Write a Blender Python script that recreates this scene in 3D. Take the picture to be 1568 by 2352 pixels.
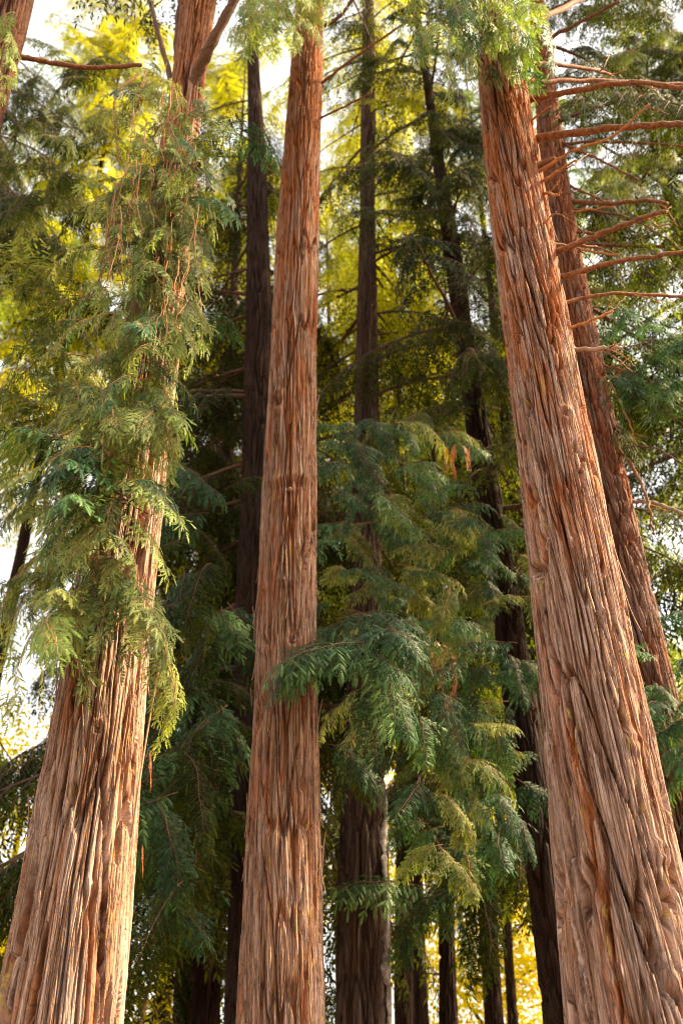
import bpy, math, random
import numpy as np
from mathutils import Vector, Matrix, Euler

for o in list(bpy.data.objects):
    bpy.data.objects.remove(o)
scene = bpy.context.scene
COL = scene.collection
rnd = random.Random(7)
R = math.radians

# ------------------------------------------------------------------ camera
PITCH = R(32.8)
CAMZ = 1.5
cam_d = bpy.data.cameras.new('camera')
cam_d.sensor_fit = 'VERTICAL'
cam_d.sensor_height = 36.0
cam_d.lens = 35.0
cam_d.clip_start = 0.05
cam_d.clip_end = 2000
cam_d.dof.use_dof = True
cam_d.dof.focus_distance = 7.4
cam_d.dof.aperture_fstop = 1.5
cam = bpy.data.objects.new('camera', cam_d)
COL.objects.link(cam)
cam.location = (0, 0, CAMZ)
cam.rotation_euler = (R(90) + PITCH, 0, 0)
scene.camera = cam

# ------------------------------------------------------------------ sky, sun, exposure
SUN_EL, SUN_AZ = R(40), R(90)          # azimuth clockwise from +Y (the view): from the right
world = bpy.data.worlds.new('World')
scene.world = world
world.use_nodes = True
wn, wl = world.node_tree.nodes, world.node_tree.links
wn.clear()
w_out = wn.new('ShaderNodeOutputWorld')
w_bg = wn.new('ShaderNodeBackground')
w_sky = wn.new('ShaderNodeTexSky')
w_sky.sky_type = 'NISHITA'
w_sky.sun_disc = False
w_sky.sun_elevation = SUN_EL
w_sky.sun_rotation = SUN_AZ
w_sky.air_density = 1.0
w_sky.dust_density = 6.0
w_sky.ozone_density = 0.6
w_bg.inputs['Strength'].default_value = 0.15
w_mix = wn.new('ShaderNodeMix')           # thin bright cloud veil over the whole sky
w_mix.data_type = 'RGBA'
w_mix.inputs[0].default_value = 0.7
w_mix.inputs[7].default_value = (3.4, 3.22, 2.85, 1)
wl.new(w_sky.outputs[0], w_mix.inputs[6])
wl.new(w_mix.outputs[2], w_bg.inputs['Color'])
wl.new(w_bg.outputs[0], w_out.inputs['Surface'])

sun_d = bpy.data.lights.new('sun', 'SUN')
sun_d.energy = 5.0
sun_d.angle = R(5)
sun_d.color = (1.0, 0.78, 0.48)
sun = bpy.data.objects.new('sun', sun_d)
COL.objects.link(sun)
SUN_DIR = Vector((math.sin(SUN_AZ) * math.cos(SUN_EL), math.cos(SUN_AZ) * math.cos(SUN_EL), math.sin(SUN_EL)))
sun.location = SUN_DIR * 40
sun.rotation_euler = SUN_DIR.to_track_quat('Z', 'Y').to_euler()

vs = scene.view_settings
vs.view_transform = 'Standard'
vs.look = 'None'
vs.gamma = 1.0
vs.use_curve_mapping = False
vs.exposure = 2.15
scene.render.engine = 'CYCLES'
scene.cycles.max_bounces = 5
scene.cycles.diffuse_bounces = 3
scene.cycles.glossy_bounces = 2
scene.cycles.transmission_bounces = 3
scene.cycles.caustics_reflective = False
scene.cycles.caustics_refractive = False
scene.cycles.use_adaptive_sampling = True
scene.cycles.adaptive_threshold = 0.02
scene.cycles.use_denoising = True
scene.cycles.filter_width = 1.0

# ------------------------------------------------------------------ measuring: photo pixel + depth -> point
FPX = 2352 * 35.0 / 36.0
CP, SP = math.cos(PITCH), math.sin(PITCH)


def ray(px, py):
    a, b = (px - 784) / FPX, (1176 - py) / FPX
    return a, CP - b * SP, SP + b * CP


def at(px, py, Y):
    x, y, z = ray(px, py)
    t = Y / y
    return Vector((x * t, Y, CAMZ + z * t))


def mpp(py, Y):
    """metres per photo pixel at that row and depth"""
    return Y / ray(784, py)[1] / FPX


def project(p):
    x, y, z = p[0], p[1], p[2] - CAMZ
    d = y * CP + z * SP
    if d < 0.1:
        return None
    return 784 + x / d * FPX, 1176 - (-y * SP + z * CP) / d * FPX


# ------------------------------------------------------------------ object helpers
def tag(o, label=None, cat=None, group=None, kind=None):
    if label: o['label'] = label
    if cat: o['category'] = cat
    if group: o['group'] = group
    if kind: o['kind'] = kind
    return o


def empty(name, loc, label, cat, group=None):
    o = bpy.data.objects.new(name, None)
    o.empty_display_size = 0.3
    COL.objects.link(o)
    o.location = loc
    return tag(o, label, cat, group)


def link(name, mesh, parent=None, mw=None):
    o = bpy.data.objects.new(name, mesh)
    COL.objects.link(o)
    if parent is not None:
        o.parent = parent
        if parent.parent is None:
            inv = Matrix.Translation(parent.location).inverted()
        else:
            inv = (Matrix.Translation(parent.parent.location) @ parent.matrix_basis).inverted()
        o.matrix_basis = inv @ (mw if mw is not None else Matrix.Identity(4))
    elif mw is not None:
        o.matrix_basis = mw
    return o


def np_mesh(name, verts, faces, mats, smooth=True, mat_idx=None, attr=None, uv=None):
    """verts (n,3); faces list of (m,k) int arrays"""
    me = bpy.data.meshes.new(name)
    verts = np.asarray(verts, np.float32)
    me.vertices.add(len(verts))
    me.vertices.foreach_set('co', verts.ravel())
    faces = [np.asarray(f, np.int32) for f in faces if len(f)]
    loops = np.concatenate([f.ravel() for f in faces])
    sizes = np.concatenate([np.full(len(f), f.shape[1], np.int32) for f in faces])
    starts = np.concatenate([[0], np.cumsum(sizes)[:-1]]).astype(np.int32)
    me.loops.add(len(loops))
    me.loops.foreach_set('vertex_index', loops)
    me.polygons.add(len(sizes))
    me.polygons.foreach_set('loop_start', starts)
    me.polygons.foreach_set('loop_total', sizes)
    me.polygons.foreach_set('use_smooth', np.full(len(sizes), smooth, bool))
    if mat_idx is not None:
        me.polygons.foreach_set('material_index', np.asarray(mat_idx, np.int32))
    for m in mats:
        me.materials.append(m)
    if attr is not None:
        a = me.attributes.new('tint', 'FLOAT_COLOR', 'POINT')
        a.data.foreach_set('color', np.asarray(attr, np.float32).ravel())
    if uv is not None:
        l = me.uv_layers.new(name='UVMap')
        l.data.foreach_set('uv', np.asarray(uv, np.float32)[loops].ravel())
    me.update(calc_edges=True)
    return me


# ------------------------------------------------------------------ materials
def new_mat(name):
    m = bpy.data.materials.new(name)
    m.use_nodes = True
    nt = m.node_tree
    nt.nodes.clear()
    return m, nt.nodes, nt.links


def ramp(n, stops):
    r = n.new('ShaderNodeValToRGB')
    e = r.color_ramp.elements
    while len(e) < len(stops):
        e.new(0.5)
    for k, (p, c) in enumerate(stops):
        e[k].position = p
        e[k].color = (c[0], c[1], c[2], 1)
    return r


def mixc(n, l, fac, a, b, mode='MIX'):
    m = n.new('ShaderNodeMix')
    m.data_type = 'RGBA'
    m.blend_type = mode
    for sock, v in ((0, fac), (6, a), (7, b)):
        if isinstance(v, (int, float)):
            m.inputs[sock].default_value = v
        elif isinstance(v, tuple):
            m.inputs[sock].default_value = (*v, 1)
        else:
            l.new(v, m.inputs[sock])
    return m.outputs[2]


def bark_mat(name, weathered, tan, red, orange, lichen=0.5, grey_amt=0.0, vscale=1.0):
    m, n, l = new_mat(name)
    out = n.new('ShaderNodeOutputMaterial')
    b = n.new('ShaderNodeBsdfPrincipled')
    b.inputs['Roughness'].default_value = 0.85
    b.inputs['Specular IOR Level'].default_value = 0.18
    at_ = n.new('ShaderNodeAttribute'); at_.attribute_name = 'tint'
    sep = n.new('ShaderNodeSeparateColor'); l.new(at_.outputs['Color'], sep.inputs[0])
    uv = n.new('ShaderNodeUVMap')

    def noise(sx, sy, det, rough=0.55, dist=0.0):
        mp = n.new('ShaderNodeMapping')
        mp.inputs['Scale'].default_value = (sx, sy, 1)
        l.new(uv.outputs[0], mp.inputs[0])
        t = n.new('ShaderNodeTexNoise')
        t.noise_dimensions = '2D'
        t.inputs['Scale'].default_value = 1.0
        t.inputs['Detail'].default_value = det
        t.inputs['Roughness'].default_value = rough
        t.inputs['Distortion'].default_value = dist
        l.new(mp.outputs[0], t.inputs['Vector'])
        return t.outputs['Fac']
    fib = noise(150 * vscale, 5 * vscale, 4, 0.65, 0.3)
    fine = noise(420 * vscale, 16 * vscale, 3, 0.6)
    patch = noise(7, 0.8, 3)
    strip = noise(38 * vscale, 1.3 * vscale, 4, 0.6, 0.4)
    r1 = ramp(n, [(0.0, red), (0.32, tan), (0.62, weathered), (1.0, tuple(min(1, c * 1.15) for c in weathered))])
    add = n.new('ShaderNodeMath'); add.operation = 'MULTIPLY_ADD'
    l.new(sep.outputs[0], add.inputs[0]); add.inputs[1].default_value = 0.40
    sc = n.new('ShaderNodeMath'); sc.operation = 'MULTIPLY_ADD'
    l.new(sep.outputs[1], sc.inputs[0]); sc.inputs[1].default_value = 0.30
    ms = n.new('ShaderNodeMath'); ms.operation = 'MULTIPLY_ADD'
    l.new(strip, ms.inputs[0]); ms.inputs[1].default_value = 1.1; ms.inputs[2].default_value = -0.48
    l.new(ms.outputs[0], sc.inputs[2])
    l.new(sc.outputs[0], add.inputs[2])
    l.new(add.outputs[0], r1.inputs[0])
    # freshly shed bark: orange
    fr = n.new('ShaderNodeMapRange')
    fr.inputs[1].default_value = 0.50; fr.inputs[2].default_value = 0.80
    mp_ = n.new('ShaderNodeMath'); mp_.operation = 'MULTIPLY_ADD'
    l.new(patch, mp_.inputs[0]); mp_.inputs[1].default_value = 0.75
    l.new(sep.outputs[2], mp_.inputs[2])
    l.new(mp_.outputs[0], fr.inputs[0])
    c = mixc(n, l, fr.outputs[0], r1.outputs[0], orange)
    # fibre value variation
    fr2 = ramp(n, [(0.27, (0.36, 0.33, 0.31)), (0.47, (0.95, 0.95, 0.95)), (0.78, (1.4, 1.38, 1.35))])
    l.new(fib, fr2.inputs[0])
    c = mixc(n, l, 0.85, c, fr2.outputs[0], 'MULTIPLY')
    # dark streaks painted in place of shaded fissures, with a run of their own
    ds = noise(42, 1.0, 5, 0.7, 0.5)
    dr = ramp(n, [(0.36, (0.30, 0.25, 0.22)), (0.50, (1, 1, 1))])
    l.new(ds, dr.inputs[0])
    c = mixc(n, l, 0.9, c, dr.outputs[0], 'MULTIPLY')
    # grey weathering
    g = noise(22, 0.7, 4, 0.65, 0.3)
    gr = ramp(n, [(0.52, (0, 0, 0)), (0.72, (1, 1, 1))])
    l.new(g, gr.inputs[0])
    gm = n.new('ShaderNodeMath'); gm.operation = 'MULTIPLY'
    l.new(gr.outputs[0], gm.inputs[0]); gm.inputs[1].default_value = grey_amt
    c = mixc(n, l, gm.outputs[0], c, (0.36, 0.28, 0.24))
    # yellow lichen streaks
    li = noise(60, 5.0, 3, 0.5)
    li2 = noise(9, 1.1, 2, 0.5)
    lm = n.new('ShaderNodeMath'); lm.operation = 'MULTIPLY'
    lr = ramp(n, [(0.63, (0, 0, 0)), (0.70, (1, 1, 1))]); l.new(li, lr.inputs[0])
    lr2 = ramp(n, [(0.55, (0, 0, 0)), (0.65, (1, 1, 1))]); l.new(li2, lr2.inputs[0])
    l.new(lr.outputs[0], lm.inputs[0]); l.new(lr2.outputs[0], lm.inputs[1])
    lm2 = n.new('ShaderNodeMath'); lm2.operation = 'MULTIPLY'
    l.new(lm.outputs[0], lm2.inputs[0]); lm2.inputs[1].default_value = lichen
    c = mixc(n, l, lm2.outputs[0], c, (0.50, 0.36, 0.06))
    l.new(c, b.inputs['Base Color'])
    vm = n.new('ShaderNodeMapping'); vm.inputs['Scale'].default_value = (62 * vscale, 3.6 * vscale, 1)
    wob = n.new('ShaderNodeVectorMath'); wob.operation = 'MULTIPLY_ADD'
    nv_ = n.new('ShaderNodeTexNoise'); nv_.noise_dimensions = '2D'; nv_.inputs['Scale'].default_value = 9; nv_.inputs['Detail'].default_value = 4
    l.new(uv.outputs[0], nv_.inputs['Vector'])
    l.new(nv_.outputs['Color'], wob.inputs[0]); wob.inputs[1].default_value = (0.03, 0.12, 0); l.new(uv.outputs[0], wob.inputs[2])
    l.new(wob.outputs[0], vm.inputs[0])
    vo = n.new('ShaderNodeTexVoronoi'); vo.voronoi_dimensions = '2D'; vo.feature = 'DISTANCE_TO_EDGE'; vo.inputs['Scale'].default_value = 1
    l.new(vm.outputs[0], vo.inputs['Vector'])
    vr = ramp(n, [(0.0, (0, 0, 0)), (0.16, (1, 1, 1))]); l.new(vo.outputs['Distance'], vr.inputs[0])
    bp0 = n.new('ShaderNodeBump'); bp0.inputs['Strength'].default_value = 0.6; bp0.inputs['Distance'].default_value = 0.012
    l.new(vr.outputs[0], bp0.inputs['Height'])
    bp = n.new('ShaderNodeBump'); bp.inputs['Strength'].default_value = 0.9; bp.inputs['Distance'].default_value = 0.014
    l.new(bp0.outputs[0], bp.inputs['Normal'])
    l.new(fib, bp.inputs['Height'])
    bp2 = n.new('ShaderNodeBump'); bp2.inputs['Strength'].default_value = 0.5; bp2.inputs['Distance'].default_value = 0.004
    l.new(fine, bp2.inputs['Height']); l.new(bp.outputs[0], bp2.inputs['Normal'])
    l.new(bp2.outputs[0], b.inputs['Normal'])
    l.new(b.outputs[0], out.inputs['Surface'])
    return m


def wood_mat(name, c0, c1, scale=30):
    m, n, l = new_mat(name)
    out = n.new('ShaderNodeOutputMaterial')
    b = n.new('ShaderNodeBsdfPrincipled')
    b.inputs['Roughness'].default_value = 0.8
    b.inputs['Specular IOR Level'].default_value = 0.2
    tc = n.new('ShaderNodeTexCoord')
    t = n.new('ShaderNodeTexNoise'); t.inputs['Scale'].default_value = scale
    t.inputs['Detail'].default_value = 4
    l.new(tc.outputs['Object'], t.inputs['Vector'])
    r = ramp(n, [(0.3, c0), (0.7, c1)])
    l.new(t.outputs['Fac'], r.inputs[0])
    l.new(r.outputs[0], b.inputs['Base Color'])
    bp = n.new('ShaderNodeBump'); bp.inputs['Strength'].default_value = 0.6; bp.inputs['Distance'].default_value = 0.01
    l.new(t.outputs['Fac'], bp.inputs['Height']); l.new(bp.outputs[0], b.inputs['Normal'])
    l.new(b.outputs[0], out.inputs['Surface'])
    return m


def leaf_mat(name, dark, mid, tip, trans=0.35, tcol=None, rough=0.42, spec=0.5, big=None):
    """tint.r: place along the ramp for each spray; object random shifts whole boughs"""
    m, n, l = new_mat(name)
    out = n.new('ShaderNodeOutputMaterial')
    b = n.new('ShaderNodeBsdfPrincipled')
    b.inputs['Roughness'].default_value = rough
    b.inputs['Specular IOR Level'].default_value = spec
    a = n.new('ShaderNodeAttribute'); a.attribute_name = 'tint'
    sep = n.new('ShaderNodeSeparateColor'); l.new(a.outputs['Color'], sep.inputs[0])
    oi = n.new('ShaderNodeObjectInfo')
    ma = n.new('ShaderNodeMath'); ma.operation = 'MULTIPLY_ADD'
    l.new(oi.outputs['Random'], ma.inputs[0]); ma.inputs[1].default_value = 0.4
    l.new(sep.outputs[0], ma.inputs[2])
    mb = n.new('ShaderNodeMath'); mb.operation = 'SUBTRACT'
    l.new(ma.outputs[0], mb.inputs[0]); mb.inputs[1].default_value = 0.2
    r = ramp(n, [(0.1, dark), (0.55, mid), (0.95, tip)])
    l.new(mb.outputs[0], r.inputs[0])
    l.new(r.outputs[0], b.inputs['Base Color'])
    tr = n.new('ShaderNodeBsdfTranslucent')
    tc = mixc(n, l, 1.0, r.outputs[0], tcol or (1.6, 1.5, 0.6), 'MULTIPLY')
    l.new(tc, tr.inputs['Color'])
    mx = n.new('ShaderNodeMixShader'); mx.inputs[0].default_value = trans
    l.new(b.outputs[0], mx.inputs[1]); l.new(tr.outputs[0], mx.inputs[2])
    l.new(mx.outputs[0], out.inputs['Surface'])
    return m


M_barkA = bark_mat('bark_left', (0.504, 0.360, 0.282), (0.324, 0.186, 0.114), (0.102, 0.043, 0.024), (0.360, 0.138, 0.050), 0.6, 0.6)
M_barkB = bark_mat('bark_middle', (0.480, 0.324, 0.240), (0.312, 0.168, 0.096), (0.102, 0.041, 0.020), (0.372, 0.132, 0.043), 0.7, 0.45)
M_barkC = bark_mat('bark_right', (0.456, 0.314, 0.246), (0.300, 0.170, 0.108), (0.102, 0.042, 0.023), (0.384, 0.138, 0.046), 0.6, 0.45)
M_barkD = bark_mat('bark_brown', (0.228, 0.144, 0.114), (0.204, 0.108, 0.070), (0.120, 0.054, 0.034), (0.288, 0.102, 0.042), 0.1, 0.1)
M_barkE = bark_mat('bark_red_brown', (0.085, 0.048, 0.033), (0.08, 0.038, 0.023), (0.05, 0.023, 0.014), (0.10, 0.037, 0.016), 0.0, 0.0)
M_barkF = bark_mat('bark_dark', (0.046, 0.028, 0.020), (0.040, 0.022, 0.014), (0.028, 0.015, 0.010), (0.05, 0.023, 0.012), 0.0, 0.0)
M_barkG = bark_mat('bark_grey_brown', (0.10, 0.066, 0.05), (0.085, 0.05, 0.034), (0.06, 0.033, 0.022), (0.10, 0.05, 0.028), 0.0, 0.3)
M_limb = wood_mat('limb_bark', (0.10, 0.042, 0.02), (0.27, 0.125, 0.06))
M_limb_orange = wood_mat('limb_fresh_wood', (0.24, 0.095, 0.03), (0.46, 0.22, 0.08))
M_limb_dark = wood_mat('limb_dark_bark', (0.07, 0.04, 0.025), (0.15, 0.085, 0.05))
M_limb_grey = wood_mat('limb_grey', (0.18, 0.13, 0.10), (0.36, 0.27, 0.21))
M_twig = wood_mat('twig_brown', (0.22, 0.10, 0.04), (0.40, 0.22, 0.10))
M_strip = wood_mat('bark_sliver', (0.22, 0.115, 0.065), (0.38, 0.25, 0.17), 20)
M_scar = wood_mat('bare_grey_wood', (0.09, 0.07, 0.06), (0.36, 0.32, 0.28), 14)
M_knot = wood_mat('knot_wood', (0.13, 0.06, 0.035), (0.30, 0.16, 0.09), 40)
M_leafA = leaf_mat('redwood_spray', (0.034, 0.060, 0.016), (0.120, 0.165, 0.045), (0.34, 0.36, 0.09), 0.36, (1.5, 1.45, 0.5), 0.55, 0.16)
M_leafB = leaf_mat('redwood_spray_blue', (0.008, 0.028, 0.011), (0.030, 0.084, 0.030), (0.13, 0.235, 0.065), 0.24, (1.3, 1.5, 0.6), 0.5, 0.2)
M_leafD = leaf_mat('redwood_spray_painted_shade', (0.008, 0.017, 0.003), (0.022, 0.038, 0.004), (0.090, 0.105, 0.010), 0.38, (1.6, 1.5, 0.5), 0.55, 0.08)  # darker copy of the redwood greens: shade put into the leaf colour
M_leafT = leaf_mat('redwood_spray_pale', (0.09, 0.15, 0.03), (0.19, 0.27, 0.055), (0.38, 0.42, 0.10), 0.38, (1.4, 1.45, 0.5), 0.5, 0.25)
M_leafY = leaf_mat('redwood_spray_painted_sun', (0.17, 0.23, 0.005), (0.46, 0.48, 0.008), (0.78, 0.72, 0.03), 0.62, (1.25, 1.2, 0.35), 0.6, 0.08)  # sunlit glow of the far redwood crowns put into the leaf colour
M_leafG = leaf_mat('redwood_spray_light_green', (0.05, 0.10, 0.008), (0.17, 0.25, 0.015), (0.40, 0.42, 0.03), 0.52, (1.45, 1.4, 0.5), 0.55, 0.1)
M_leafX = leaf_mat('yellow_leaf', (0.44, 0.40, 0.004), (0.72, 0.66, 0.006), (0.88, 0.80, 0.02), 0.62, (1.15, 1.05, 0.3), 0.55, 0.25)
M_dead = leaf_mat('dead_spray', (0.30, 0.12, 0.05), (0.48, 0.24, 0.11), (0.60, 0.36, 0.20), 0.25, (1.2, 1.0, 0.8))
M_deadred = leaf_mat('dead_red_spray', (0.32, 0.07, 0.02), (0.50, 0.13, 0.03), (0.60, 0.22, 0.07), 0.35, (1.3, 1.0, 0.7))

# ------------------------------------------------------------------ numpy noise, periodic in u
def _hash(i, j, s):
    h = (i.astype(np.int64) * 374761393 + j.astype(np.int64) * 668265263 + s * 2147483647) & 0xffffffff
    h = ((h ^ (h >> 13)) * 1274126177) & 0xffffffff
    h = ((h ^ (h >> 16)) * 2246822519) & 0xffffffff
    return (h ^ (h >> 15)) & 0xffffffff


def _rf(i, j, s):
    return _hash(i, j, s) / 4294967295.0


def vnoise(u, v, n, s):
    """smooth noise in -1..1; u in cells, period n"""
    iu, iv = np.floor(u).astype(np.int64), np.floor(v).astype(np.int64)
    fu, fv = u - iu, v - iv
    a, b = fu * fu * fu * (fu * (fu * 6 - 15) + 10), fv * fv * fv * (fv * (fv * 6 - 15) + 10)

    def g(di, dj):
        ang = _rf((iu + di) % n, iv + dj, s) * 2 * np.pi
        return np.cos(ang) * (fu - di) + np.sin(ang) * (fv - dj)
    x0 = g(0, 0) * (1 - a) + g(1, 0) * a
    x1 = g(0, 1) * (1 - a) + g(1, 1) * a
    return (x0 * (1 - b) + x1 * b) * 1.5


def worley(u, v, n, s, jit=0.95):
    iu, iv = np.floor(u).astype(np.int64), np.floor(v).astype(np.int64)
    f1 = np.full(u.shape, 9.0); f2 = np.full(u.shape, 9.0); idd = np.zeros(u.shape)
    for di in (-1, 0, 1):
        for dj in (-1, 0, 1):
            ci, cj = iu + di, iv + dj
            w = ci % n
            pu = ci + 0.5 + (_rf(w, cj, s) - 0.5) * jit
            pv = cj + 0.5 + (_rf(w, cj, s + 7) - 0.5) * jit
            d = np.sqrt((pu - u) ** 2 + (pv - v) ** 2)
            r = _rf(w, cj, s + 13)
            m = d < f1
            f2 = np.where(m, f1, np.minimum(f2, d))
            idd = np.where(m, r, idd)
            f1 = np.where(m, d, f1)
    return f1, f2, idd


def sstep(a, b, x):
    t = np.clip((x - a) / (b - a), 0, 1)
    return t * t * (3 - 2 * t)


# ------------------------------------------------------------------ trunks
class Trunk:
    """centre line and radius from rows measured in the photo, at depth Y"""
    def __init__(self, rows, Y, top=26.0, deg=3, lean=0.0):
        zs, xs, rs, ys = [], [], [], []
        for px, py, w in rows:
            p = at(px, py, Y)
            zs.append(p.z); xs.append(p.x); rs.append(w / 2 * mpp(py, Y)); ys.append(Y)
        zs, xs, rs = map(np.array, (zs, xs, rs))
        o = np.argsort(zs)
        self.zs, self.xs, self.rs = zs[o], xs[o], rs[o]
        deg = min(deg, len(zs) - 1)
        self.px = np.polyfit(self.zs, self.xs, deg)
        self.pr = np.polyfit(self.zs, self.rs, deg)
        self.z0, self.z1, self.top, self.Y = self.zs[0], self.zs[-1], top, Y

    def _ext(self, pol, z, f):
        v = np.polyval(pol, np.clip(z, self.z0, self.z1))
        d = np.polyder(pol)
        lo, hi = np.polyval(d, self.z0), np.polyval(d, self.z1)
        return v + f * (np.minimum(z - self.z0, 0) * lo + np.maximum(z - self.z1, 0) * hi)

    def x(self, z):
        z = np.asarray(z, float)
        return self._ext(self.px, z, 0.6)

    def r(self, z):
        z = np.asarray(z, float)
        v = np.polyval(self.pr, np.clip(z, self.z0, self.z1))
        slope = max(0.008, min(0.05, -np.polyval(np.polyder(self.pr), self.z0)))
        v = v + np.maximum(self.z0 - z, 0) * slope + 0.10 * v * np.exp(-np.maximum(z, 0) * 2.2)
        if self.top > self.z1:
            k = np.clip((self.top - z) / (self.top - self.z1), 0.03, 1)
            v = v * k
        return np.maximum(v, 0.012)

    def c(self, z):
        return Vector((float(self.x(z)), self.Y, float(z)))


def trunk_mesh(name, T, nu, nv, mat, seed, zlo, zhi, plate=(0.085, 0.9), depth=0.045, strip=(0.03, 0.5),
               sdepth=0.012, fibre=0.004, blocky=0.0, twist=0.0, knots=(), flute=0.03, dense=0.50, collars=(), wave=1.0):
    """a furrowed trunk: plates of bark with deep joints, strips on the plates, fibres on the strips"""
    zv = np.concatenate([np.linspace(-0.3, zlo, 10)[:-1], np.linspace(zlo, zhi, nv), np.linspace(zhi, T.top, 26)[1:]])
    phi = np.linspace(-np.pi, np.pi, nu, endpoint=False)
    th = phi - dense * np.sin(phi)             # th = 0 faces the viewer's side (-Y), denser there
    TH, Z = np.meshgrid(th, zv)
    rad = T.r(Z)
    Rref = float(T.r((zlo + zhi) * 0.4))
    circ = 2 * np.pi * Rref
    TH = TH - 2 * np.pi * twist * (Z - (zlo * 0.6 + zhi * 0.4)) / circ      # columns follow the spiral grain
    un = TH / (2 * np.pi)
    un = un + twist * Z / circ

    def nz(sx, sz, s):
        n = max(3, int(round(circ / sx)))
        return vnoise(un * n, Z / sz, n, s + seed * 100)
    warp = wave * (0.030 * nz(0.35, 1.6, 1) + 0.010 * nz(0.10, 0.5, 2))
    n1 = max(5, int(round(circ / plate[0])))
    U = un + warp / circ
    f1, f2, i1 = worley(U * n1, Z / plate[1] + 0.35 * nz(0.2, 0.5, 3), n1, 11 + seed * 100)
    rag = 0.05 * nz(0.022, 0.13, 16)
    # furrows run along the zero lines of stretched noise: they fork and join but never cross level
    vn1 = np.abs(vnoise(U * n1, Z / plate[1] + 0.25 * nz(0.2, 0.6, 3), n1, 12 + seed * 100))
    fur1 = sstep(0.075, 0.165, vn1 + 0.5 * rag)
    n2 = max(9, int(round(circ / strip[0])))
    w2 = 0.007 * nz(0.05, 0.4, 4) + 0.003 * nz(0.025, 0.16, 17)
    g1, g2, i2 = worley((U + w2 / circ) * n2, Z / strip[1], n2, 31 + seed * 100)
    vn2 = np.abs(vnoise((U + w2 / circ) * n2, Z / strip[1], n2, 33 + seed * 100))
    fur2 = sstep(0.03, 0.14, vn2 + 0.5 * rag)
    n4 = max(15, int(round(circ / (strip[0] * 0.58))))
    h1, h2, i4 = worley((U + w2 / circ) * n4, Z / (strip[1] * 0.7), n4, 71 + seed * 100)
    fur4 = sstep(0.0, 0.25, h2 - h1)
    fb = 1 - np.abs(nz(0.018, 0.30, 5))
    big = nz(0.45, 3.5, 7)
    mid = nz(0.16, 0.7, 8)
    deepmask = 0.55 + 0.45 * sstep(-0.3, 0.25, nz(0.22, 1.6, 9))
    # the few long open fissures
    n0 = max(4, int(round(circ / 0.17)))
    vn0 = np.abs(vnoise(U * n0, Z / (plate[1] * 1.8), n0, 91 + seed * 100)) + 0.25 * rag
    fur0 = sstep(0.018, 0.05, vn0)
    d = flute * big + 0.006 * mid
    d = d - 1.3 * depth * (1 - fur1) * deepmask
    d = d - 1.4 * depth * (1 - fur0)
    d = d + 0.010 * (np.minimum(vn1, 0.5) - 0.25) - 1.25 * sdepth * (1 - fur2) * (0.4 + 0.6 * fur1) + 0.003 * (i2 - 0.5)
    d = d + 0.003 * (i4 - 0.5) - 0.0025 * (1 - fur4)
    d = d + fibre * (fb - 0.5)
    if blocky > 0:
        n3 = max(7, int(round(circ / 0.055)))
        b1, b2, i3 = worley((U + 0.4 * w2 / circ) * n3, Z / 0.16 + 0.3 * nz(0.06, 0.1, 14), n3, 51 + seed * 100)
        crack = sstep(0.0, 0.22, b2 - b1)
        hmask = blocky * np.clip((Z - zlo) / (zhi - zlo) * 1.3, 0.12, 1)
        d = d - 0.013 * (1 - crack) * hmask * fur1 + 0.011 * (i3 - 0.5) * hmask
    fresh = 0.5 + 0.5 * nz(0.10, 1.0, 10)
    fresh = 0.55 * fresh + 0.22 * (1 - fur1) + 0.10 * (1 - fur2) - 0.20 + 0.58 * np.clip((Z - zlo) / (zhi - zlo) - 0.22, 0, 0.7)
    # knots: a raised ring of swirled bark round a stub or a hole
    for (kth, kz, kr, kh, hole) in knots:
        du = (TH - kth + np.pi) % (2 * np.pi) - np.pi
        dx, dz = du * rad, (Z - kz) / 1.15
        q = np.sqrt(dx * dx + dz * dz) / kr
        m = np.exp(-(q ** 2) * 0.9)
        ring = np.exp(-((q - 0.85) ** 2) * 7.0)
        sw = 0.5 + 0.5 * np.sin(q * 16 + 1.5 * nz(0.04, 0.05, 15))
        d = d * (1 - 0.8 * m) + kh * ring + 0.35 * kh * m + 0.006 * sw * m - hole * np.exp(-(q / 0.42) ** 4)
        fresh = fresh * (1 - m) + m * (0.10 + 0.2 * sw)
    for (kth, kz, wth, kh) in collars:          # brow-like branch collars
        du = (TH - kth + np.pi) % (2 * np.pi) - np.pi
        dx, dz = du * rad / wth, (Z - kz - 0.03 * np.sin(du * 3)) / 0.06
        q = dx * dx + dz * dz
        d = d + kh * np.exp(-q) - 0.6 * kh * np.exp(-(dx * dx + (dz + 1.6) ** 2))
    r = np.maximum(rad + d * np.clip(rad / Rref, 0.25, 1.25), 0.01)
    X = T.x(Z) + r * np.sin(TH)
    Yv = T.Y - r * np.cos(TH)
    V = np.stack([X, Yv, Z], -1).reshape(-1, 3)
    nvv = len(zv)
    i = np.arange(nvv - 1)[:, None] * nu
    j = np.arange(nu)[None, :]
    j2 = (j + 1) % nu
    q = np.stack([(i + j), (i + j2), (i + nu + j2), (i + nu + j)], -1).reshape(-1, 4)
    attr = np.stack([0.45 * i1 + 0.55 * i4, i2, np.clip(fresh, 0, 1), np.ones_like(i1)], -1).reshape(-1, 4)
    uv = np.stack([U * circ, Z], -1).reshape(-1, 2)
    return np_mesh(name, V, [q], [mat], True, None, attr, uv)


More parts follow.
